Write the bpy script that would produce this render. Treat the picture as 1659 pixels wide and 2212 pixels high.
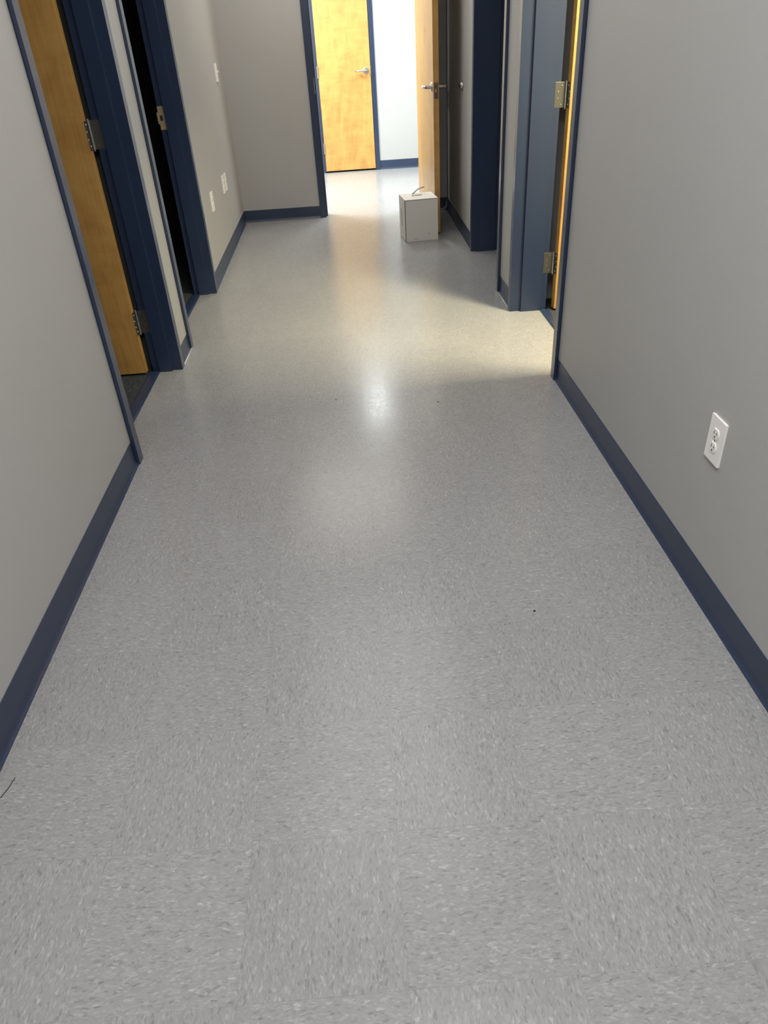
import bpy, bmesh, math
from mathutils import Vector, Matrix

for o in list(bpy.data.objects):
    bpy.data.objects.remove(o, do_unlink=True)
S = bpy.context.scene
COL = S.collection

# ------------------------------------------------------------------ camera
F_PX, PITCH, YAW, ROLL, CAM_H = 1553.8, 0.587338, 0.0229898, 0.0647916, 1.4079
cp, sp, cy, sy = math.cos(PITCH), math.sin(PITCH), math.cos(YAW), math.sin(YAW)
fw = Vector((sy*cp, cy*cp, -sp)); rt = Vector((cy, -sy, 0)); dn = fw.cross(rt)
cr, sr = math.cos(ROLL), math.sin(ROLL)
r2 = cr*rt + sr*dn
d2 = -sr*rt + cr*dn
cam = bpy.data.cameras.new('camera')
cam.sensor_fit = 'VERTICAL'; cam.sensor_height = 24.0
cam.lens = 24.0*F_PX/2212.0
cam.clip_start = 0.02
camo = bpy.data.objects.new('camera', cam); COL.objects.link(camo)
up, back = -d2, -fw
camo.matrix_world = Matrix(((r2.x, up.x, back.x, 0), (r2.y, up.y, back.y, 0),
                            (r2.z, up.z, back.z, CAM_H), (0, 0, 0, 1)))
S.camera = camo

# ------------------------------------------------------------------ world, exposure, lamps
S.view_settings.view_transform = 'Standard'
S.view_settings.look = 'None'
S.view_settings.exposure = 0.22
S.view_settings.gamma = 1.0
S.view_settings.use_curve_mapping = False
w = bpy.data.worlds.new('world'); S.world = w; w.use_nodes = True
w.node_tree.nodes['Background'].inputs[0].default_value = (0.5, 0.55, 0.6, 1)
w.node_tree.nodes['Background'].inputs[1].default_value = 0.01
CEIL = 2.60

def lamp(name, x, y, sx, sy_, watts, color, z=CEIL-0.02):
    l = bpy.data.lights.new(name, 'AREA'); l.shape = 'RECTANGLE'
    l.size = sx; l.size_y = sy_; l.energy = watts; l.color = color
    o = bpy.data.objects.new(name, l); COL.objects.link(o); o.location = (x, y, z)
    return o
lamp('corridor_lamp_behind', 0.15, 0.15, 0.7, 2.4, 51, (1.0, 1.0, 0.99))
lamp('corridor_mid_fill', 0.0, 3.3, 1.0, 2.4, 21, (1.0, 0.99, 0.97))  # added fill, no fixture there; broad to keep its floor reflection faint
lamp('corridor_lamp_far', -0.12, 6.30, 1.0, 1.5, 18, (1.0, 0.95, 0.87))
lamp('far_room_lamp', 0.21, 8.20, 0.22, 1.1, 44, (0.94, 0.99, 0.98))
lamp('far_room_left_fill', -1.25, 8.25, 0.6, 1.2, 165, (0.94, 0.99, 0.97))  # added fill spreading brightness over the far room, carton and open door
lamp('far_room_side_fill', 2.1, 8.2, 0.6, 1.2, 78, (0.92, 0.99, 0.98))  # added fill, kept aside from the floor reflection, to brighten the far room
lamp('office_lamp', 1.78, 3.00, 0.5, 0.5, 155, (1.0, 0.885, 0.58))

# ------------------------------------------------------------------ node helpers
def new_mat(name):
    m = bpy.data.materials.new(name); m.use_nodes = True
    return m, m.node_tree.nodes, m.node_tree.links, m.node_tree.nodes['Principled BSDF']

def math_n(N, L, op, a, b=None):
    n = N.new('ShaderNodeMath'); n.operation = op
    for i, v in enumerate((a, b)):
        if v is None: continue
        if isinstance(v, (int, float)): n.inputs[i].default_value = v
        else: L.new(v, n.inputs[i])
    return n.outputs[0]

def ramp(N, L, src, stops, interp='LINEAR'):
    n = N.new('ShaderNodeValToRGB'); n.color_ramp.interpolation = interp
    e = n.color_ramp.elements
    while len(e) < len(stops): e.new(0.5)
    for k, (p, c) in enumerate(stops):
        e[k].position = p; e[k].color = (c[0], c[1], c[2], 1)
    L.new(src, n.inputs[0])
    return n.outputs[0]

def bump(N, L, P, h, strength, dist):
    b = N.new('ShaderNodeBump'); b.inputs['Strength'].default_value = strength
    b.inputs['Distance'].default_value = dist
    L.new(h, b.inputs['Height']); L.new(b.outputs[0], P.inputs['Normal'])

def paint(name, col, rough=0.5, var=0.04, bscale=260, bstr=0.12, bdist=0.001, spec=0.4, metal=0.0):
    m, N, L, P = new_mat(name)
    tc = N.new('ShaderNodeTexCoord')
    n1 = N.new('ShaderNodeTexNoise'); n1.inputs['Scale'].default_value = 2.2
    n1.inputs['Detail'].default_value = 3
    L.new(tc.outputs['Object'], n1.inputs['Vector'])
    lo = [c*(1-var) for c in col]; hi = [min(1, c*(1+var)) for c in col]
    L.new(ramp(N, L, n1.outputs['Fac'], [(0.3, lo), (0.7, hi)]), P.inputs['Base Color'])
    P.inputs['Roughness'].default_value = rough
    P.inputs['Specular IOR Level'].default_value = spec
    P.inputs['Metallic'].default_value = metal
    if bstr:
        n2 = N.new('ShaderNodeTexNoise'); n2.inputs['Scale'].default_value = bscale
        n2.inputs['Detail'].default_value = 2
        L.new(tc.outputs['Object'], n2.inputs['Vector'])
        bump(N, L, P, n2.outputs['Fac'], bstr, bdist)
    return m

M = {}
M['wall'] = paint('wall_paint', (0.430, 0.427, 0.418), 0.55, 0.015, 160, 0.22, 0.0015, 0.3)
M['wall_shade_tint'] = paint('unlit_room_shade_tint', (0.06, 0.06, 0.06), 0.8, 0.02, 160, 0.2, 0.0015, 0.2)  # near-black colour stands in for the shade inside the unlit left rooms
M['ceiling'] = paint('ceiling_tile', (0.75, 0.75, 0.73), 0.9, 0.02, 90, 0.3, 0.002, 0.1)
M['frame'] = paint('navy_frame_enamel', (0.022, 0.036, 0.075), 0.27, 0.05, 120, 0.05, 0.0004, 0.6)
M['vinyl_base'] = paint('navy_vinyl_base', (0.027, 0.041, 0.082), 0.36, 0.05, 40, 0.08, 0.0008, 0.5)
M['strip'] = paint('navy_transition_vinyl', (0.025, 0.040, 0.085), 0.30, 0.05, 60, 0.1, 0.0006, 0.5)
M['steel'] = paint('satin_steel', (0.55, 0.53, 0.50), 0.32, 0.03, 300, 0.05, 0.0004, 0.5, 1.0)
M['dull_steel'] = paint('dull_hinge_steel', (0.17, 0.165, 0.145), 0.42, 0.06, 300, 0.08, 0.0004, 0.5, 0.85)
M['brass'] = paint('dull_brass', (0.50, 0.40, 0.22), 0.45, 0.06, 200, 0.08, 0.0004, 0.5, 0.6)
M['bronze'] = paint('brown_latch_plate', (0.16, 0.11, 0.08), 0.4, 0.06, 200, 0.05, 0.0004, 0.5, 0.5)
M['plate'] = paint('white_plastic', (0.90, 0.88, 0.84), 0.35, 0.01, 200, 0.02, 0.0003, 0.5)
M['slot'] = paint('dark_slot', (0.02, 0.02, 0.02), 0.7, 0.0, 200, 0)
M['card'] = paint('white_coated_card', (0.74, 0.70, 0.64), 0.55, 0.03, 120, 0.08, 0.0006, 0.35)
M['card_edge'] = paint('grey_card_edge', (0.14, 0.12, 0.10), 0.8, 0.05, 120, 0)
M['card_smudge'] = paint('smudged_card', (0.52, 0.48, 0.43), 0.6, 0.06, 30, 0)
M['strap'] = paint('blue_grey_strap', (0.34, 0.38, 0.46), 0.4, 0.03, 100, 0)
M['cable'] = paint('pale_cable', (0.42, 0.47, 0.50), 0.4, 0.02, 100, 0)
M['rubber'] = paint('black_rubber', (0.02, 0.02, 0.02), 0.5, 0.02, 100, 0)
M['scuff'] = paint('pale_filler', (0.55, 0.54, 0.53), 0.5, 0.03, 100, 0)
M['toe_bead'] = paint('pale_toe_bead', (0.55, 0.56, 0.60), 0.2, 0.03, 100, 0)

def carpet_mat():
    m, N, L, P = new_mat('charcoal_carpet')
    tc = N.new('ShaderNodeTexCoord')
    mp = N.new('ShaderNodeMapping'); mp.inputs['Scale'].default_value = (60, 260, 60)
    L.new(tc.outputs['Object'], mp.inputs['Vector'])
    n = N.new('ShaderNodeTexNoise'); n.inputs['Scale'].default_value = 1.0; n.inputs['Detail'].default_value = 4
    L.new(mp.outputs[0], n.inputs['Vector'])
    L.new(ramp(N, L, n.outputs['Fac'], [(0.35, (0.010, 0.012, 0.014)), (0.55, (0.035, 0.042, 0.046)), (0.7, (0.10, 0.12, 0.13))]), P.inputs['Base Color'])
    P.inputs['Roughness'].default_value = 0.95
    bump(N, L, P, n.outputs['Fac'], 0.8, 0.004)
    return m
M['carpet'] = carpet_mat()

def wood_mat(name, a, b, c):
    m, N, L, P = new_mat(name)
    tc = N.new('ShaderNodeTexCoord')
    mp = N.new('ShaderNodeMapping'); mp.inputs['Scale'].default_value = (7, 7, 2.2)
    L.new(tc.outputs['Object'], mp.inputs['Vector'])
    n = N.new('ShaderNodeTexNoise'); n.inputs['Scale'].default_value = 1.0
    n.inputs['Detail'].default_value = 5; n.inputs['Distortion'].default_value = 1.6
    L.new(mp.outputs[0], n.inputs['Vector'])
    mp2 = N.new('ShaderNodeMapping'); mp2.inputs['Scale'].default_value = (90, 90, 4)
    L.new(tc.outputs['Object'], mp2.inputs['Vector'])
    n2 = N.new('ShaderNodeTexNoise'); n2.inputs['Scale'].default_value = 1.0; n2.inputs['Detail'].default_value = 3
    L.new(mp2.outputs[0], n2.inputs['Vector'])
    mp3 = N.new('ShaderNodeMapping'); mp3.inputs['Scale'].default_value = (5, 5, 16)
    mp3.inputs['Rotation'].default_value = (0.0, 0.35, 0.0)
    L.new(tc.outputs['Object'], mp3.inputs['Vector'])
    n3 = N.new('ShaderNodeTexNoise'); n3.inputs['Scale'].default_value = 1.0; n3.inputs['Distortion'].default_value = 0.8
    L.new(mp3.outputs[0], n3.inputs['Vector'])
    s = math_n(N, L, 'MULTIPLY', n.outputs['Fac'], 0.45)
    s = math_n(N, L, 'ADD', s, math_n(N, L, 'MULTIPLY', n2.outputs['Fac'], 0.25))
    s = math_n(N, L, 'ADD', s, math_n(N, L, 'MULTIPLY', n3.outputs['Fac'], 0.26))
    L.new(ramp(N, L, s, [(0.33, a), (0.48, b), (0.62, c)]), P.inputs['Base Color'])
    P.inputs['Roughness'].default_value = 0.38
    P.inputs['Coat Weight'].default_value = 0.15
    P.inputs['Coat Roughness'].default_value = 0.25
    bump(N, L, P, n2.outputs['Fac'], 0.05, 0.0005)
    return m
M['wood'] = wood_mat('birch_veneer', (0.39, 0.20, 0.056), (0.51, 0.280, 0.078), (0.57, 0.332, 0.098))

TX, TY, T = 0.0034, 1.5035, 0.3048
def floor_mat():
    m, N, L, P = new_mat('composition_tile')
    tc = N.new('ShaderNodeTexCoord'); sx = N.new('ShaderNodeSeparateXYZ')
    L.new(tc.outputs['Object'], sx.inputs[0])
    X, Y = sx.outputs[0], sx.outputs[1]
    u = math_n(N, L, 'DIVIDE', math_n(N, L, 'SUBTRACT', X, TX), T)
    v = math_n(N, L, 'DIVIDE', math_n(N, L, 'SUBTRACT', Y, TY), T)
    iu = math_n(N, L, 'FLOOR', u); iv = math_n(N, L, 'FLOOR', v)
    par = math_n(N, L, 'FLOORED_MODULO', math_n(N, L, 'ADD', iu, iv), 2.0)
    ci = N.new('ShaderNodeCombineXYZ'); L.new(iu, ci.inputs[0]); L.new(iv, ci.inputs[1])
    wn = N.new('ShaderNodeTexWhiteNoise'); wn.noise_dimensions = '3D'; L.new(ci.outputs[0], wn.inputs['Vector'])
    ca = N.new('ShaderNodeCombineXYZ'); L.new(X, ca.inputs[0]); L.new(Y, ca.inputs[1])
    cb = N.new('ShaderNodeCombineXYZ'); L.new(Y, cb.inputs[0]); L.new(X, cb.inputs[1])
    mx = N.new('ShaderNodeMix'); mx.data_type = 'VECTOR'
    L.new(par, mx.inputs['Factor']); L.new(cb.outputs[0], mx.inputs[4]); L.new(ca.outputs[0], mx.inputs[5])
    # wavy warp of the drawn-out chips, plus a per-tile offset
    nw = N.new('ShaderNodeTexNoise'); nw.inputs['Scale'].default_value = 45; nw.inputs['Detail'].default_value = 2
    L.new(mx.outputs[1], nw.inputs['Vector'])
    vs = N.new('ShaderNodeVectorMath'); vs.operation = 'MULTIPLY'
    L.new(nw.outputs['Color'], vs.inputs[0]); vs.inputs[1].default_value = (0.010, 0.010, 0)
    va = N.new('ShaderNodeVectorMath'); va.operation = 'ADD'
    L.new(mx.outputs[1], va.inputs[0]); L.new(vs.outputs[0], va.inputs[1])
    vb = N.new('ShaderNodeVectorMath'); vb.operation = 'ADD'
    L.new(va.outputs[0], vb.inputs[0]); L.new(wn.outputs['Color'], vb.inputs[1])
    def chips(sc):
        mp = N.new('ShaderNodeMapping'); mp.inputs['Scale'].default_value = sc
        L.new(vb.outputs[0], mp.inputs['Vector'])
        vo = N.new('ShaderNodeTexVoronoi'); vo.voronoi_dimensions = '2D'; vo.inputs['Scale'].default_value = 1.0
        L.new(mp.outputs[0], vo.inputs['Vector'])
        s = N.new('ShaderNodeSeparateColor'); L.new(vo.outputs['Color'], s.inputs[0])
        return s.outputs[0], s.outputs[1]
    a, a2 = chips((105, 250, 1))
    b, b2 = chips((170, 430, 1))
    g0 = (0.290, 0.289, 0.290)
    def g(k): return tuple(x*k for x in g0)
    c1 = ramp(N, L, a, [(0.0, g(0.62)), (0.035, g(0.80)), (0.11, g(0.92)), (0.30, g(0.97)), (0.60, g(1.02)),
                        (0.80, g(1.14)), (0.94, g(1.30)), (0.99, g(1.55))], 'CONSTANT')
    c2 = ramp(N, L, b, [(0.0, g(0.70)), (0.06, g(0.90)), (0.25, g(0.98)), (0.6, g(1.02)), (0.85, g(1.15)), (0.96, g(1.4))], 'CONSTANT')
    mc = N.new('ShaderNodeMix'); mc.data_type = 'RGBA'; mc.inputs['Factor'].default_value = 0.45
    L.new(c1, mc.inputs[6]); L.new(c2, mc.inputs[7])
    # per-tile value shift and the hairline joints
    tv = math_n(N, L, 'ADD', math_n(N, L, 'MULTIPLY', wn.outputs['Value'], 0.05), 0.975)
    du = math_n(N, L, 'ABSOLUTE', math_n(N, L, 'SUBTRACT', math_n(N, L, 'FRACT', u), 0.5))
    dv = math_n(N, L, 'ABSOLUTE', math_n(N, L, 'SUBTRACT', math_n(N, L, 'FRACT', v), 0.5))
    seam = math_n(N, L, 'GREATER_THAN', math_n(N, L, 'MAXIMUM', du, dv), 0.4978)
    tv = math_n(N, L, 'SUBTRACT', tv, math_n(N, L, 'MULTIPLY', seam, 0.11))
    vm = N.new('ShaderNodeVectorMath'); vm.operation = 'SCALE'
    L.new(mc.outputs[2], vm.inputs[0]); L.new(tv, vm.inputs['Scale'])
    L.new(vm.outputs[0], P.inputs['Base Color'])
    r = math_n(N, L, 'ADD', math_n(N, L, 'MULTIPLY', b2, 0.12), 0.17)
    L.new(r, P.inputs['Roughness'])
    P.inputs['Specular IOR Level'].default_value = 0.26
    nb = N.new('ShaderNodeTexNoise'); nb.inputs['Scale'].default_value = 30; nb.inputs['Detail'].default_value = 3
    L.new(tc.outputs['Object'], nb.inputs['Vector'])
    h = math_n(N, L, 'ADD', math_n(N, L, 'MULTIPLY', a2, 0.35), nb.outputs['Fac'])
    h = math_n(N, L, 'SUBTRACT', h, math_n(N, L, 'MULTIPLY', seam, 0.6))
    bump(N, L, P, h, 0.16, 0.0012)
    return m
M['floor'] = floor_mat()

# ------------------------------------------------------------------ mesh helpers
def finish(bm, name, mat, parent=None, smooth=False, bevel=0.0, seg=2):
    if bevel:
        es = [e for e in bm.edges if len(e.link_faces) == 2 and e.calc_face_angle(0) > 0.5]
        bmesh.ops.bevel(bm, geom=es, offset=bevel, segments=seg, affect='EDGES', profile=0.5)
    bmesh.ops.recalc_face_normals(bm, faces=bm.faces)
    me = bpy.data.meshes.new(name)
    if smooth:
        for f in bm.faces: f.smooth = True
    bm.to_mesh(me); bm.free()
    me.materials.append(mat)
    o = bpy.data.objects.new(name, me); COL.objects.link(o)
    if parent: o.parent = parent
    return o

def add_prism(bm, pts, z0, z1):
    """vertical prism over a plan polygon"""
    lo = [bm.verts.new((p[0], p[1], z0)) for p in pts]
    hi = [bm.verts.new((p[0], p[1], z1)) for p in pts]
    n = len(pts)
    bm.faces.new(lo[::-1]); bm.faces.new(hi)
    for i in range(n):
        bm.faces.new((lo[i], lo[(i+1) % n], hi[(i+1) % n], hi[i]))

def add_box(bm, x0, x1, y0, y1, z0, z1):
    add_prism(bm, [(x0, y0), (x1, y0), (x1, y1), (x0, y1)], z0, z1)

def add_cyl(bm, p, q, r, r2=None, n=20):
    p, q = Vector(p), Vector(q); d = q-p
    rot = d.to_track_quat('Z', 'Y').to_matrix().to_4x4()
    bmesh.ops.create_cone(bm, cap_ends=True, segments=n, radius1=r, radius2=r if r2 is None else r2,
                          depth=d.length, matrix=Matrix.Translation((p+q)/2) @ rot)

def add_tube(bm, pts, r, n=10):
    pts = [Vector(p) for p in pts]; rings = []
    for i, p in enumerate(pts):
        t = (pts[min(i+1, len(pts)-1)] - pts[max(i-1, 0)]).normalized()
        a = t.cross(Vector((0, 0, 1)))
        if a.length < 0.05: a = t.cross(Vector((0, 1, 0)))
        a.normalize(); b = t.cross(a)
        rings.append([bm.verts.new(p + r*(math.cos(2*math.pi*k/n)*a + math.sin(2*math.pi*k/n)*b)) for k in range(n)])
    for i in range(len(rings)-1):
        for k in range(n):
            bm.faces.new((rings[i][k], rings[i][(k+1) % n], rings[i+1][(k+1) % n], rings[i+1][k]))
    bm.faces.new(rings[0][::-1]); bm.faces.new(rings[-1])

def box(name, mat, parent, *a, bevel=0.0):
    bm = bmesh.new(); add_box(bm, *a); return finish(bm, name, mat, parent, bevel=bevel)

def empty(name, loc=(0, 0, 0), rz=0):
    o = bpy.data.objects.new(name, None); COL.objects.link(o); o.empty_display_size = 0.1
    o.location = loc; o.rotation_euler = (0, 0, rz); return o

def tag(o, label=None, cat=None, group=None, kind=None):
    if label: o['label'] = label
    if cat: o['category'] = cat
    if group: o['group'] = group
    if kind: o['kind'] = kind
    return o

# ------------------------------------------------------------------ the plan (metres; camera above the origin, corridor along +Y)
WL, WR = -0.934, 0.927            # wall paint surfaces
WL2, WR2 = -0.951, 0.942          # the same at the far end
FL, FR = -0.917, 0.909            # faces of the steel frames
TL, TR = -1.060, 1.115            # far side of the walls
DL, DR = -1.071, 1.122
YE = 7.153                        # end wall
HEAD = 2.13
BACK = -2.5
L1 = (2.655, 3.602); L2 = (3.953, 4.936)
R1 = (3.173, 4.135); R2 = (4.570, 5.554)
E1 = (-0.195, 0.725)
ROOM_END = 9.727

# ------------------------------------------------------------------ floors and ceiling
bm = bmesh.new()
add_box(bm, -1.034, 1.090, BACK, YE+0.2, -0.05, 0.0)
add_box(bm, -1.9, 3.2, YE+0.2, ROOM_END+0.6, -0.05, 0.0)
add_box(bm, 1.090, 3.2, 4.50, YE+0.2, -0.05, 0.0)
tag(finish(bm, 'floor', M['floor']), 'grey flecked composition tile floor of the corridor and far room', 'floor', kind='structure')
bm = bmesh.new(); add_box(bm, -3.2, -1.088, 1.8, 6.9, -0.05, 0.002)
tag(finish(bm, 'floor', M['carpet']), 'dark charcoal carpet seen through the left doorways', 'floor', kind='structure')
bm = bmesh.new(); add_box(bm, 1.135, 3.2, 1.8, 4.33, -0.05, 0.002)
tag(finish(bm, 'floor', M['carpet']), 'dark carpet inside the lit office on the right', 'floor', kind='structure')
bm = bmesh.new(); add_box(bm, -3.3, 3.3, BACK-0.1, ROOM_END+0.7, CEIL, CEIL+0.08)
tag(finish(bm, 'ceiling', M['ceiling']), 'white ceiling over the corridor', 'ceiling', kind='structure')

# ------------------------------------------------------------------ walls
def wall(name, pieces, label, heads=(), mat='wall'):
    bm = bmesh.new()
    for pts in pieces: add_prism(bm, pts, 0, CEIL)
    for pts in heads: add_prism(bm, pts, HEAD, CEIL)
    return tag(finish(bm, name, M[mat]), label, 'wall', kind='structure')
def rect(x0, x1, y0, y1): return [(x0, y0), (x1, y0), (x1, y1), (x0, y1)]
G = 0.048
wall('wall_left', [rect(TL, WL, BACK, L1[0]-G), rect(TL, WL, L1[1]+G, L2[0]-G),
                   [(TL, L2[1]+G), (WL, L2[1]+G), (WL2, YE+0.14), (TL, YE+0.14)]],
     'grey painted corridor wall on the left, with two doorways',
     [rect(TL, WL, L1[0]-G, L1[1]+G), rect(TL, WL, L2[0]-G, L2[1]+G)])
wall('wall_right', [rect(WR, TR, BACK, R1[0]-G), rect(WR, TR, R1[1]+G, R2[0]-G),
                    [(WR, R2[1]+G), (TR, R2[1]+G), (TR, YE+0.14), (WR2, YE+0.14)]],
     'grey painted corridor wall on the right, with an outlet and two doorways',
     [rect(WR, TR, R1[0]-G, R1[1]+G), rect(WR, TR, R2[0]-G, R2[1]+G)])
wall('wall_end', [rect(-2.0, E1[0]-G, YE, YE+0.14), rect(E1[1]+G, 3.2, YE, YE+0.14)],
     'grey wall closing the corridor, left and right of the end doorway', [rect(E1[0]-G, E1[1]+G, YE, YE+0.14)])
# far room
wall('wall_far', [rect(-2.0, -0.265, ROOM_END+0.01, ROOM_END+0.14), rect(0.455, 3.3, ROOM_END+0.01, ROOM_END+0.14)],
     'brightly lit pale wall of the far room beside the yellow door', [rect(-0.265, 0.455, ROOM_END+0.01, ROOM_END+0.14)])
wall('wall_far_left', [rect(-2.1, -1.9, YE+0.14, ROOM_END+0.14)], 'left wall of the far room, out of view')
wall('wall_far_right', [rect(3.2, 3.3, BACK, ROOM_END+0.14)], 'outer wall of the rooms on the right, out of view')
wall('wall_back', [rect(-1.2, 1.2, BACK-0.1, BACK)], 'wall behind the photographer, out of view')
# rooms off the corridor
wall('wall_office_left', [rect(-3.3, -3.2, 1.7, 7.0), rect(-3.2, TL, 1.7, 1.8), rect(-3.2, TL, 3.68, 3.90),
                          rect(-3.2, TL, 6.9, 7.0)], 'walls of the two unlit rooms on the left, coloured dark for the shade', mat='wall_shade_tint')
wall('wall_office_right', [rect(TR, 3.2, 1.7, 1.8), rect(TR, 3.2, 4.32, 4.50)], 'walls of the lit office on the right')
wall('wall_closet', [rect(-0.6, 0.8, ROOM_END+0.50, ROOM_END+0.56)], 'back of the closet behind the yellow door')

# ------------------------------------------------------------------ steel door frames
NTRIM = [0]
def frame(face, back, lo, hi, stop, label, axis='X'):
    """hollow steel double-rabbet frame; face/back = coordinates across the wall, lo/hi = clear opening"""
    s = 1 if back > face else -1
    dep = abs(back-face); s0, s1 = stop
    prof = [(-0.052, 0.0), (0.0, 0.0), (0.0, s0), (0.016, s0), (0.016, s1), (0.0, s1), (0.0, dep), (-0.052, dep),
            (-0.052, dep-0.012), (-0.046, dep-0.012), (-0.046, 0.012), (-0.052, 0.012)]
    bm = bmesh.new()
    for edge, sg in ((lo, 1), (hi, -1)):
        pts = []
        for wv, dv in prof:
            a, b = face+s*dv, edge+sg*wv
            pts.append((a, b) if axis == 'X' else (b, a))
        add_prism(bm, pts, 0, HEAD)
    def hb(d0, d1, z0, z1):
        a0, a1 = sorted((face+s*d0, face+s*d1))
        if axis == 'X': add_box(bm, a0, a1, lo-0.052, hi+0.052, z0, z1)
        else: add_box(bm, lo-0.052, hi+0.052, a0, a1, z0, z1)
    hb(0, dep, HEAD, HEAD+0.052)
    a0, a1 = sorted((face+s*s0, face+s*s1))
    if axis == 'X': add_box(bm, a0, a1, lo, hi, HEAD-0.016, HEAD)
    else: add_box(bm, lo, hi, a0, a1, HEAD-0.016, HEAD)
    NTRIM[0] += 1
    o = finish(bm, 'trim_%d' % NTRIM[0], M['frame'], bevel=0.0016, seg=2)
    return tag(o, label, 'door frame', kind='structure')

fr_L1 = frame(FL, DL, L1[0], L1[1], (0.052, 0.117), 'navy steel door frame of the nearest doorway on the left')
fr_L2 = frame(FL-0.002, DL, L2[0], L2[1], (0.052, 0.115), 'navy steel door frame of the second, black doorway on the left')
fr_R1 = frame(FR, DR, R1[0], R1[1], (0.062, 0.177), 'navy steel door frame of the lit doorway on the right')
fr_R2 = frame(FR, DR, R2[0], R2[1], (0.040, 0.172), 'navy steel door frame of the dark second doorway on the right')
fr_E = frame(YE-0.012, YE+0.152, E1[0], E1[1], (0.052, 0.112), 'navy steel frame of the doorway in the end wall', axis='Y')
fr_F = frame(ROOM_END-0.002, ROOM_END+0.15, -0.213, 0.403, (0.054, 0.112), 'blue steel frame around the closed yellow door', axis='Y')

# strike plates let into jambs
def strike(parent, cx, y, z, s, mat, wd=0.036, h=0.124):
    bm = bmesh.new()
    add_box(bm, cx-wd/2, cx+wd/2, y-0.0022, y, z-h/2, z+h/2)
    add_box(bm, min(cx+s*wd/2, cx+s*(wd/2+0.008)), max(cx+s*wd/2, cx+s*(wd/2+0.008)), y-0.004, y-0.001, z-0.030, z+0.030)
    o = finish(bm, 'strike_plate', mat, parent, bevel=0.0006)
    box('latch_hole', M['slot'], o, cx-0.008+s*0.003, cx+0.008+s*0.003, y-0.0029, y-0.0020, z-0.014, z+0.014)
    for dz in (-0.045, 0.045):
        bm = bmesh.new(); add_cyl(bm, (cx, y-0.0036, z+dz), (cx, y-0.002, z+dz), 0.004, 0.0045, 12)
        finish(bm, 'screw', mat, o)
    o['label'] = 'dull brass strike plate'
    return o
strike(fr_L2, -1.054, L2[1], 1.054, -1, M['brass'])
bm = bmesh.new(); add_box(bm, E1[0], E1[0]+0.0025, YE+0.004, YE+0.042, 1.000, 1.115)
sp_ = finish(bm, 'strike_plate', M['steel'], fr_E, bevel=0.0006); sp_['label'] = 'silver strike plate'
bm = bmesh.new(); add_box(bm, 0.4008, 0.4035, ROOM_END-0.010, ROOM_END+0.03, 0.995, 1.10)
sp_ = finish(bm, 'strike_plate', M['steel'], fr_F, bevel=0.0006); sp_['label'] = 'silver strike plate'

# vinyl transition strips in the doorways
def trans(x0, x1, y0, y1, label):
    NTRIM[0] += 1
    bm = bmesh.new()
    s = 1
    xs = [(x0, 0), (x0, 0.003), (x0+0.010, 0.0065), (x1-0.010, 0.0065), (x1, 0.003), (x1, 0)]
    a = [bm.verts.new((x, y0, z)) for x, z in xs]; b = [bm.verts.new((x, y1, z)) for x, z in xs]
    bm.faces.new(a); bm.faces.new(b[::-1])
    for i in range(len(xs)):
        j = (i+1) % len(xs); bm.faces.new((a[j], a[i], b[i], b[j]))
    tag(finish(bm, 'trim_%d' % NTRIM[0], M['strip']), label, 'threshold strip', kind='structure')
trans(-1.090, -1.034, L1[0]+0.016, L1[1]-0.016, 'navy vinyl threshold strip in the nearest left doorway')
trans(-1.090, -1.030, L2[0]+0.016, L2[1]-0.016, 'navy vinyl threshold strip in the second left doorway')
trans(1.084, 1.137, R1[0]+0.016, R1[1]-0.016, 'dark threshold strip in the lit right doorway')

# ------------------------------------------------------------------ cove baseboards
def baseboard(name, p, q, nrm, label, h=0.102):
    """vinyl cove base from p to q on a wall whose outward normal is nrm"""
    p, q, n = Vector((*p, 0)), Vector((*q, 0)), Vector((*nrm, 0))
    prof = [(0, 0), (0.0125, 0), (0.0120, 0.003), (0.0075, 0.008), (0.0045, 0.016), (0.0034, 0.028), (0.003, h-0.002), (0.0015, h), (0, h)]
    bm = bmesh.new()
    a = [bm.verts.new(p+n*d+Vector((0, 0, z))) for d, z in prof]
    b = [bm.verts.new(q+n*d+Vector((0, 0, z))) for d, z in prof]
    bm.faces.new(a); bm.faces.new(b[::-1])
    for i in range(len(prof)):
        j = (i+1) % len(prof); bm.faces.new((a[j], a[i], b[i], b[j]))
    return tag(finish(bm, name, M['vinyl_base']), label, 'baseboard', kind='structure')
baseboard('baseboard_left', (WL, BACK), (WL, L1[0]-0.052), (1, 0), 'long navy vinyl baseboard along the near left wall')
baseboard('baseboard_left', (WL, L1[1]+0.052), (WL, L2[0]-0.052), (1, 0), 'short navy baseboard between the two left doorways', 0.085)
baseboard('baseboard_left', (WL, L2[1]+0.052), (WL2, YE), (1, 0), 'navy baseboard from the second left doorway to the corner')
baseboard('baseboard_right', (WR, BACK), (WR, R1[0]-0.052), (-1, 0), 'long navy vinyl baseboard under the outlet on the right')
baseboard('baseboard_right', (WR, R1[1]+0.052), (WR, R2[0]-0.052), (-1, 0), 'short navy baseboard between the two right doorways')
baseboard('baseboard_right', (WR, R2[1]+0.052), (WR2, YE), (-1, 0), 'navy baseboard behind the open door on the right')
baseboard('baseboard_end', (WL2, YE), (E1[0]-0.052, YE), (0, -1), 'navy baseboard on the end wall left of the doorway')
baseboard('baseboard_end', (E1[1]+0.052, YE), (WR2, YE), (0, -1), 'shadowed navy baseboard in the corner behind the open door')
baseboard('baseboard_far', (0.455, ROOM_END+0.01), (3.2, ROOM_END+0.01), (0, -1), 'blue baseboard on the far room wall')
baseboard('baseboard_far', (-1.9, ROOM_END+0.01), (-0.265, ROOM_END+0.01), (0, -1), 'blue baseboard left of the yellow door')
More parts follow.
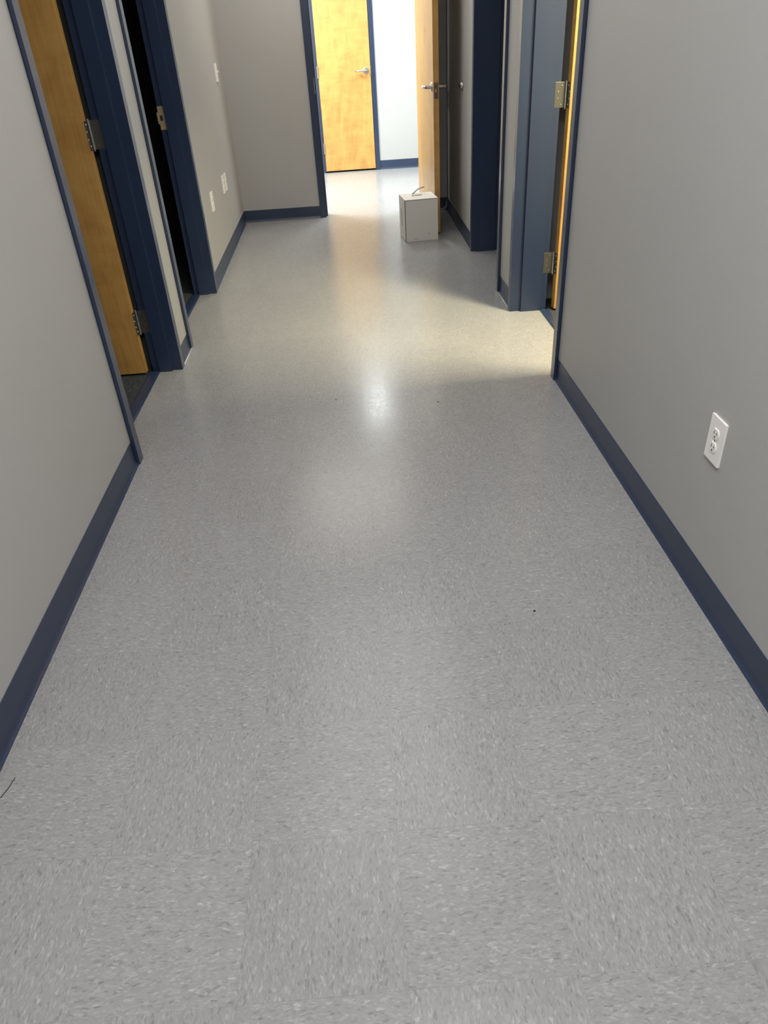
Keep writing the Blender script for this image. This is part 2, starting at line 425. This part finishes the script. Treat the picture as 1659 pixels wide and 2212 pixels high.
# pale glossy beads at the toe of the short pieces
for x, y0, y1, n_, lab in ((-0.9195, L1[1]+0.06, L2[0]-0.055, 1, 'left'), (0.9125, R1[1]+0.06, R2[0]-0.055, -1, 'right')):
    bm = bmesh.new(); add_tube(bm, [(x, y0, 0.0035), (x, (y0+y1)/2, 0.0035), (x, y1, 0.0035)], 0.0035, 8)
    NTRIM[0] += 1
    tag(finish(bm, 'trim_%d' % NTRIM[0], M['toe_bead'], smooth=True), 'shiny pale bead along the toe of the short %s baseboard' % lab, 'sealant', kind='structure')

# ------------------------------------------------------------------ doors
def hinge(parent, px, py, z, sx, wj=0.045, rot=0.0):
    """butt hinge on a door standing open at a right angle: jamb leaf in the XZ plane, door leaf in the YZ plane.
    px,py pin; sx = direction from the pin towards the corridor"""
    h = 0.057
    bm = bmesh.new()
    x0, x1 = sorted((px+sx*0.004, px+sx*(wj+0.004)))
    add_box(bm, x0, x1, py+0.0015, py+0.004, z-h, z+h)
    unturn = lambda b_: bmesh.ops.rotate(b_, verts=b_.verts, cent=(px, py, 0), matrix=Matrix.Rotation(-rot, 3, 'Z'))
    unturn(bm)
    o = finish(bm, 'hinge', M['dull_steel'], parent, bevel=0.0007)
    bm = bmesh.new()
    add_box(bm, min(px-sx*0.006, px-sx*0.0085), max(px-sx*0.006, px-sx*0.0085), py-0.041, py-0.003, z-h, z+h)
    finish(bm, 'hinge_leaf', M['dull_steel'], o, bevel=0.0007)
    bm = bmesh.new()
    for k in range(5):
        add_cyl(bm, (px, py-0.004, z-h+k*2*h/5+0.0008), (px, py-0.004, z-h+(k+1)*2*h/5-0.0008), 0.0062, n=16)
    add_cyl(bm, (px, py-0.004, z-h-0.006), (px, py-0.004, z+h+0.006), 0.0042, n=14)
    pin = finish(bm, 'hinge_pin', M['steel'], o)
    for dz, dx in ((-0.042, 0.020), (-0.015, 0.037), (0.015, 0.037), (0.042, 0.020)):
        bm = bmesh.new(); add_cyl(bm, (px+sx*dx, py+0.0018, z+dz), (px+sx*dx, py-0.0004, z+dz), 0.0042, 0.0030, 12)
        unturn(bm); finish(bm, 'screw', M['steel'], o)
        bm = bmesh.new(); yy = py-0.008-dx*0.75
        add_cyl(bm, (px-sx*0.0062, yy, z+dz), (px-sx*0.0042, yy, z+dz), 0.004, 0.0030, 12)
        finish(bm, 'screw', M['steel'], o)
    return o

def lever(parent, base, nrm, along, z):
    """rosette, neck and lever. base (x,y) on the leaf, nrm outward, along = lever direction"""
    b = Vector((base[0], base[1], z)); n = Vector((*nrm, 0)); a = Vector((*along, 0))
    bm = bmesh.new()
    add_cyl(bm, b, b+n*0.006, 0.034, 0.033, 32); add_cyl(bm, b+n*0.006, b+n*0.011, 0.030, 0.026, 32)
    o = finish(bm, 'lever_handle', M['steel'], parent, bevel=0.0008)
    bm = bmesh.new(); add_cyl(bm, b+n*0.009, b+n*0.050, 0.0135, 0.0115, 20)
    finish(bm, 'neck', M['steel'], o, smooth=False)
    bm = bmesh.new()
    pts = [b+n*0.050-a*0.014, b+n*0.054, b+n*0.058+a*0.03, b+n*0.060+a*0.075, b+n*0.058+a*0.105, b+n*0.048+a*0.122]
    add_tube(bm, pts, 0.0100, 14)
    finish(bm, 'lever_bar', M['steel'], o, smooth=True)
    bm = bmesh.new(); add_cyl(bm, b+n*0.055, b+n*0.0665, 0.0065, 0.006, 16)
    finish(bm, 'lock_button', M['steel'], o)
    return o

# door 1: nearest left doorway, open into the dark room
d1 = tag(empty('door_1', (-1.086, 3.602, 0)), 'shaded brown birch door standing open in the nearest left doorway', 'door', kind='structure')
box('door_leaf', M['wood'], d1, -0.92, -0.0085, -0.046, -0.003, 0.014, 2.125, bevel=0.0022)
for z in (0.266, 1.103, 1.93): hinge(d1, 0.0, -0.0025, z, 1)
lever(d1, (-0.855, -0.046), (0, -1), (1, 0), 1.05)
lever(d1, (-0.855, -0.003), (0, 1), (1, 0), 1.05)
# door 2: lit office on the right
d2_ = tag(empty('door_2', (1.146, 4.135, 0), math.radians(7)), 'birch door open into the lit office, its face a bright yellow sliver', 'door', kind='structure')
box('door_leaf', M['wood'], d2_, 0.0085, 0.92, -0.046, -0.003, 0.014, 2.125, bevel=0.0022)
for z in (0.266, 1.096, 1.93): hinge(d2_, 0.0, -0.0025, z, -1, 0.050, math.radians(7))
lever(d2_, (0.855, -0.046), (0, -1), (-1, 0), 1.05)
lever(d2_, (0.855, -0.003), (0, 1), (-1, 0), 1.05)
# door 3: leaf of the end doorway, swung towards the camera
P0 = Vector((0.7225, 7.130)); P1 = Vector((0.7575, 6.198))
ang = math.atan2(P1.y-P0.y, P1.x-P0.x)
d3 = tag(empty('door_3', (P0.x, P0.y, 0), ang), 'open birch door of the end doorway, propped by the white box', 'door', kind='structure')
LEN = (P1-P0).length                         # local +X runs to the free edge, local -Y faces the left wall
box('door_leaf', M['wood'], d3, 0.0, LEN, -0.043, 0.0, 0.012, 2.125, bevel=0.0022)
o = box('latch_plate', M['bronze'], d3, LEN-0.0005, LEN+0.0018, -0.036, -0.007, 0.970, 1.075, bevel=0.0006)
o['label'] = 'dark latch plate'
bm = bmesh.new(); add_prism(bm, [(LEN+0.001, -0.030), (LEN+0.012, -0.022), (LEN+0.001, -0.014)], 1.012, 1.034)
finish(bm, 'latch_bolt', M['steel'], o)
lever(d3, (LEN-0.062, -0.043), (0, -1), (-1, 0), 1.045)
lever(d3, (LEN-0.062, 0.0), (0, 1), (-1, 0), 1.045)
for z in (0.27, 1.06, 1.93):
    bm = bmesh.new()
    add_cyl(bm, (0.0, 0.006, z-0.057), (0.0, 0.006, z+0.057), 0.006, n=16)
    add_box(bm, -0.0025, 0.0, -0.038, 0.004, z-0.057, z+0.057)
    finish(bm, 'hinge', M['steel'], d3)
# door 4: closed door across the far room
d4 = tag(empty('door_4', (-0.210, ROOM_END+0.004, 0)), 'closed yellow birch door in bright light across the far room', 'door', kind='structure')
box('door_leaf', M['wood'], d4, 0.0, 0.608, 0.0, 0.044, 0.020, 2.125, bevel=0.0022)
lever(d4, (0.556, 0.0), (0, -1), (-1, 0), 1.053)
for z in (0.27, 1.062, 1.93):
    bm = bmesh.new()
    for k in range(5):
        add_cyl(bm, (-0.003, -0.009, z-0.060+k*0.024+0.0008), (-0.003, -0.009, z-0.060+(k+1)*0.024-0.0008), 0.0078, n=14)
    add_box(bm, -0.006, 0.0, -0.006, 0.0, z-0.06, z+0.06)
    finish(bm, 'hinge', M['steel'], d4)

# ------------------------------------------------------------------ wall plates
def disc_slots(bm, cz, x):
    add_box(bm, x, x+0.0006, -0.0078, -0.0056, cz-0.002, cz+0.007)
    add_box(bm, x, x+0.0006, 0.0056, 0.0078, cz-0.001, cz+0.006)
    add_cyl(bm, (x, 0, cz-0.0085), (x+0.0006, 0, cz-0.0085), 0.0027, n=12)

def outlet(loc, rz, label, w=0.079, h=0.124, group=None):
    """duplex outlet, plate in the local YZ plane facing +X"""
    r = tag(empty('wall_outlet', loc, rz), label, 'outlet', group)
    bm = bmesh.new(); add_box(bm, 0, 0.0065, -w/2, w/2, -h/2, h/2)
    finish(bm, 'cover_plate', M['plate'], r, bevel=0.0025, seg=3)
    for cz in (0.0195, -0.0195):
        bm = bmesh.new()
        pts = []
        for k in range(28):
            a = 2*math.pi*k/28; pts.append((0.0172*math.cos(a), max(-0.0138, min(0.0138, 0.0172*math.sin(a)))))
        lo = [bm.verts.new((0.006, y, cz+z)) for y, z in pts]; hi = [bm.verts.new((0.0088, y*0.97, cz+z*0.97)) for y, z in pts]
        bm.faces.new(lo[::-1]); bm.faces.new(hi)
        for i in range(28): bm.faces.new((lo[i], lo[(i+1) % 28], hi[(i+1) % 28], hi[i]))
        s = finish(bm, 'socket', M['plate'], r)
        bm = bmesh.new(); disc_slots(bm, cz, 0.0087); finish(bm, 'socket_slots', M['slot'], s)
    bm = bmesh.new(); add_cyl(bm, (0.006, 0, 0), (0.0078, 0, 0), 0.0036, 0.003, 14)
    finish(bm, 'screw', M['steel'], r)
    return r
outlet((WR, 1.632, 0.466), math.pi, 'white duplex outlet low on the near right wall')
def xl(y): return WL + (WL2-WL)*(y-L2[1]-G)/(YE+0.14-L2[1]-G)
outlet((xl(5.467), 5.467, 0.486), -0.009, 'white outlet low on the left wall, nearest the black doorway', 0.086, 0.122)
outlet((xl(6.125), 6.125, 0.492), -0.009, 'white outlet low on the left wall, nearer plate of the side-by-side pair', 0.080, 0.125)
# data plate beside it
r = tag(empty('data_plate', (xl(6.262), 6.262, 0.490), -0.009), 'white socket plate low on the left wall, plate of the pair closest to the corner', 'wall plate')
box('cover_plate', M['plate'], r, 0, 0.0065, -0.034, 0.036, -0.062, 0.062, bevel=0.0025)
s = box('jack', M['plate'], r, 0.006, 0.0095, -0.012, 0.012, -0.014, 0.014, bevel=0.001)
box('jack_hole', M['slot'], s, 0.0094, 0.0099, -0.006, 0.006, -0.005, 0.005)
for dz in (-0.042, 0.042):
    bm = bmesh.new(); add_cyl(bm, (0.006, 0, dz), (0.0078, 0, dz), 0.0036, 0.003, 14); finish(bm, 'screw', M['steel'], r)
# light switch
r = tag(empty('light_switch', (xl(6.715), 6.715, 1.214), -0.009), 'white toggle light switch on the left wall near the corner', 'light switch')
box('cover_plate', M['plate'], r, 0, 0.0065, -0.048, 0.048, -0.062, 0.062, bevel=0.0025)
bm = bmesh.new(); add_prism(bm, [(0.005, -0.006), (0.021, -0.004), (0.021, 0.004), (0.005, 0.006)], 0.000, 0.013)
finish(bm, 'toggle', M['plate'], r, bevel=0.001)
bm = bmesh.new(); add_box(bm, 0.0064, 0.0080, -0.007, 0.007, -0.014, 0.014); finish(bm, 'toggle_collar', M['plate'], r, bevel=0.0005)
for dz in (-0.032, 0.032):
    bm = bmesh.new(); add_cyl(bm, (0.006, 0, dz), (0.0078, 0, dz), 0.0036, 0.003, 14); finish(bm, 'screw', M['steel'], r)

# wall bumper for the lever of the open door
r = tag(empty('wall_bumper', (0.9285, 6.17, 1.047), math.pi), 'small round door stop bumper on the dark right wall', 'door stop')
bm = bmesh.new(); add_cyl(bm, (0, 0, 0), (0.008, 0, 0), 0.030, 0.028, 28); add_cyl(bm, (0.008, 0, 0), (0.016, 0, 0), 0.026, 0.020, 28)
o = finish(bm, 'metal_cup', M['steel'], r, bevel=0.001); o['label'] = 'silver metal cup'
bm = bmesh.new(); add_cyl(bm, (0.014, 0, 0), (0.024, 0, 0), 0.017, 0.011, 24)
o = finish(bm, 'rubber_pad', M['rubber'], r, bevel=0.001); o['label'] = 'black rubber pad'

# ------------------------------------------------------------------ white box on the floor
a = math.atan2(0.024, 0.268)
bx = tag(empty('carton', (0.452, 5.967, 0), a), 'white cardboard box with carry slot standing against the open door', 'box')
W_, D_, H_ = 0.263, 0.266, 0.315
box('carton_body', M['card'], bx, 0.0035, W_, 0, D_, 0.001, H_-0.004, bevel=0.0012)
# lid panel with an open slot
bm = bmesh.new()
sx0, sx1, sy0, sy1 = 0.085, 0.168, 0.140, 0.172
for b_ in ((0.001, W_+0.001, -0.001, sy0), (0.001, W_+0.001, sy1, D_+0.001), (0.001, sx0, sy0, sy1), (sx1, W_+0.001, sy0, sy1)):
    add_box(bm, *b_, H_-0.0035, H_)
lid = finish(bm, 'lid', M['card'], bx)
box('carry_slot', M['card_edge'], lid, sx0, sx1, sy0, sy1, H_-0.0045, H_-0.003)
# side flap wrapped over the left face and the dark gap beside it
fl_ = box('side_flap', M['card'], bx, -0.001, 0.0030, 0.006, D_-0.004, 0.006, H_-0.008, bevel=0.0008)
box('smudge', M['card_smudge'], fl_, -0.0014, -0.0008, 0.11, 0.19, 0.10, 0.23)
box('flap_gap', M['card_edge'], bx, 0.0005, 0.0055, -0.0008, 0.006, 0.004, H_-0.0038)
box('lid_gap', M['card_edge'], bx, 0.001, W_+0.0004, -0.0004, D_-0.001, H_-0.0062, H_-0.0034)
bm = bmesh.new(); add_cyl(bm, (0.186, 0.0005, 0.052), (0.186, -0.0006, 0.052), 0.0035, n=12); finish(bm, 'ink_dot', M['slot'], bx)
box('scuff_mark', M['card_smudge'], bx, 0.070, 0.100, -0.0004, 0.0005, 0.018, 0.024)
# plastic strap rising behind
bm = bmesh.new()
pts = []
for k in range(9):
    t = k/8; pts.append((0.100+0.100*t, 0.225, H_-0.002+0.044*math.sin(t*math.pi*0.55)+0.004*t))
rings = []
for p in pts:
    rings.append([bm.verts.new((p[0], p[1]+dy, p[2]+dz)) for dy, dz in ((-0.008, -0.004), (0.008, -0.004), (0.008, 0.004), (-0.008, 0.004))])
for i in range(len(rings)-1):
    for k in range(4): bm.faces.new((rings[i][k], rings[i][(k+1) % 4], rings[i+1][(k+1) % 4], rings[i+1][k]))
bm.faces.new(rings[0][::-1]); bm.faces.new(rings[-1])
o = finish(bm, 'strap_handle', M['strap'], bx); o['label'] = 'blue-grey plastic strap'

# ------------------------------------------------------------------ thin cable in the corner behind the door
pts = [(0.9335, YE-0.012, 2.59), (0.9335, YE-0.012, 1.3), (0.9340, YE-0.012, 0.5), (0.9340, YE-0.012, 0.13), (0.9320, YE-0.016, 0.06)]
for k in range(1, 7):
    t = k/6*math.pi/2; pts.append((0.932-0.035*(1-math.cos(t)), YE-0.018, 0.005+0.045*(1-math.sin(t))))
pts += [(0.86, YE-0.018, 0.005), (0.80, YE-0.018, 0.005)]
bm = bmesh.new(); add_tube(bm, pts, 0.0050, 8)
tag(finish(bm, 'cable', M['cable'], smooth=True), 'thin pale cable running down the dark corner behind the open door', 'cable')

# ------------------------------------------------------------------ marks and crumbs
def blob(name, x, y, sx, sy_, sz, rz, mat, label, cat):
    bm = bmesh.new(); bmesh.ops.create_icosphere(bm, subdivisions=2, radius=1.0)
    for i, v in enumerate(bm.verts):
        k = 1+0.22*math.sin(7.1*v.co.x+3.3*v.co.y+i)
        v.co = Vector((v.co.x*sx*k, v.co.y*sy_*k, max(-0.2, v.co.z)*sz))
    o = finish(bm, name, mat, smooth=True); o.location = (x, y, sz*0.2); o.rotation_euler = (0, 0, rz)
    return tag(o, label, cat)
blob('crumb', 0.449, 1.541, 0.0040, 0.0032, 0.003, 0.4, M['rubber'], 'tiny black crumb on the floor right of centre', 'crumb')
blob('crumb', -0.118, 3.085, 0.0035, 0.003, 0.0025, 0, M['rubber'], 'tiny dark crumb left of the bright floor reflection', 'crumb')
blob('crumb', 0.346, 2.98, 0.006, 0.0025, 0.002, 0.3, M['rubber'], 'small dark sliver right of the bright floor reflection', 'crumb')
bm = bmesh.new(); add_tube(bm, [(-0.893, 1.060, 0.001), (-0.884, 1.085, 0.0016), (-0.879, 1.112, 0.001)], 0.0009, 6)
tag(finish(bm, 'hair', M['rubber'], smooth=True), 'dark hair on the floor beside the near left baseboard', 'hair')
bm = bmesh.new(); bmesh.ops.create_icosphere(bm, subdivisions=2, radius=1.0)
for v in bm.verts: v.co = Vector((v.co.x*0.0008, v.co.y*0.008, v.co.z*0.016))
o = finish(bm, 'filler_spot', M['scuff'], smooth=True); o.location = (WR-0.0002, 4.37, 0.335)
tag(o, 'pale filler spot on the wall between the right doorways', 'wall mark')
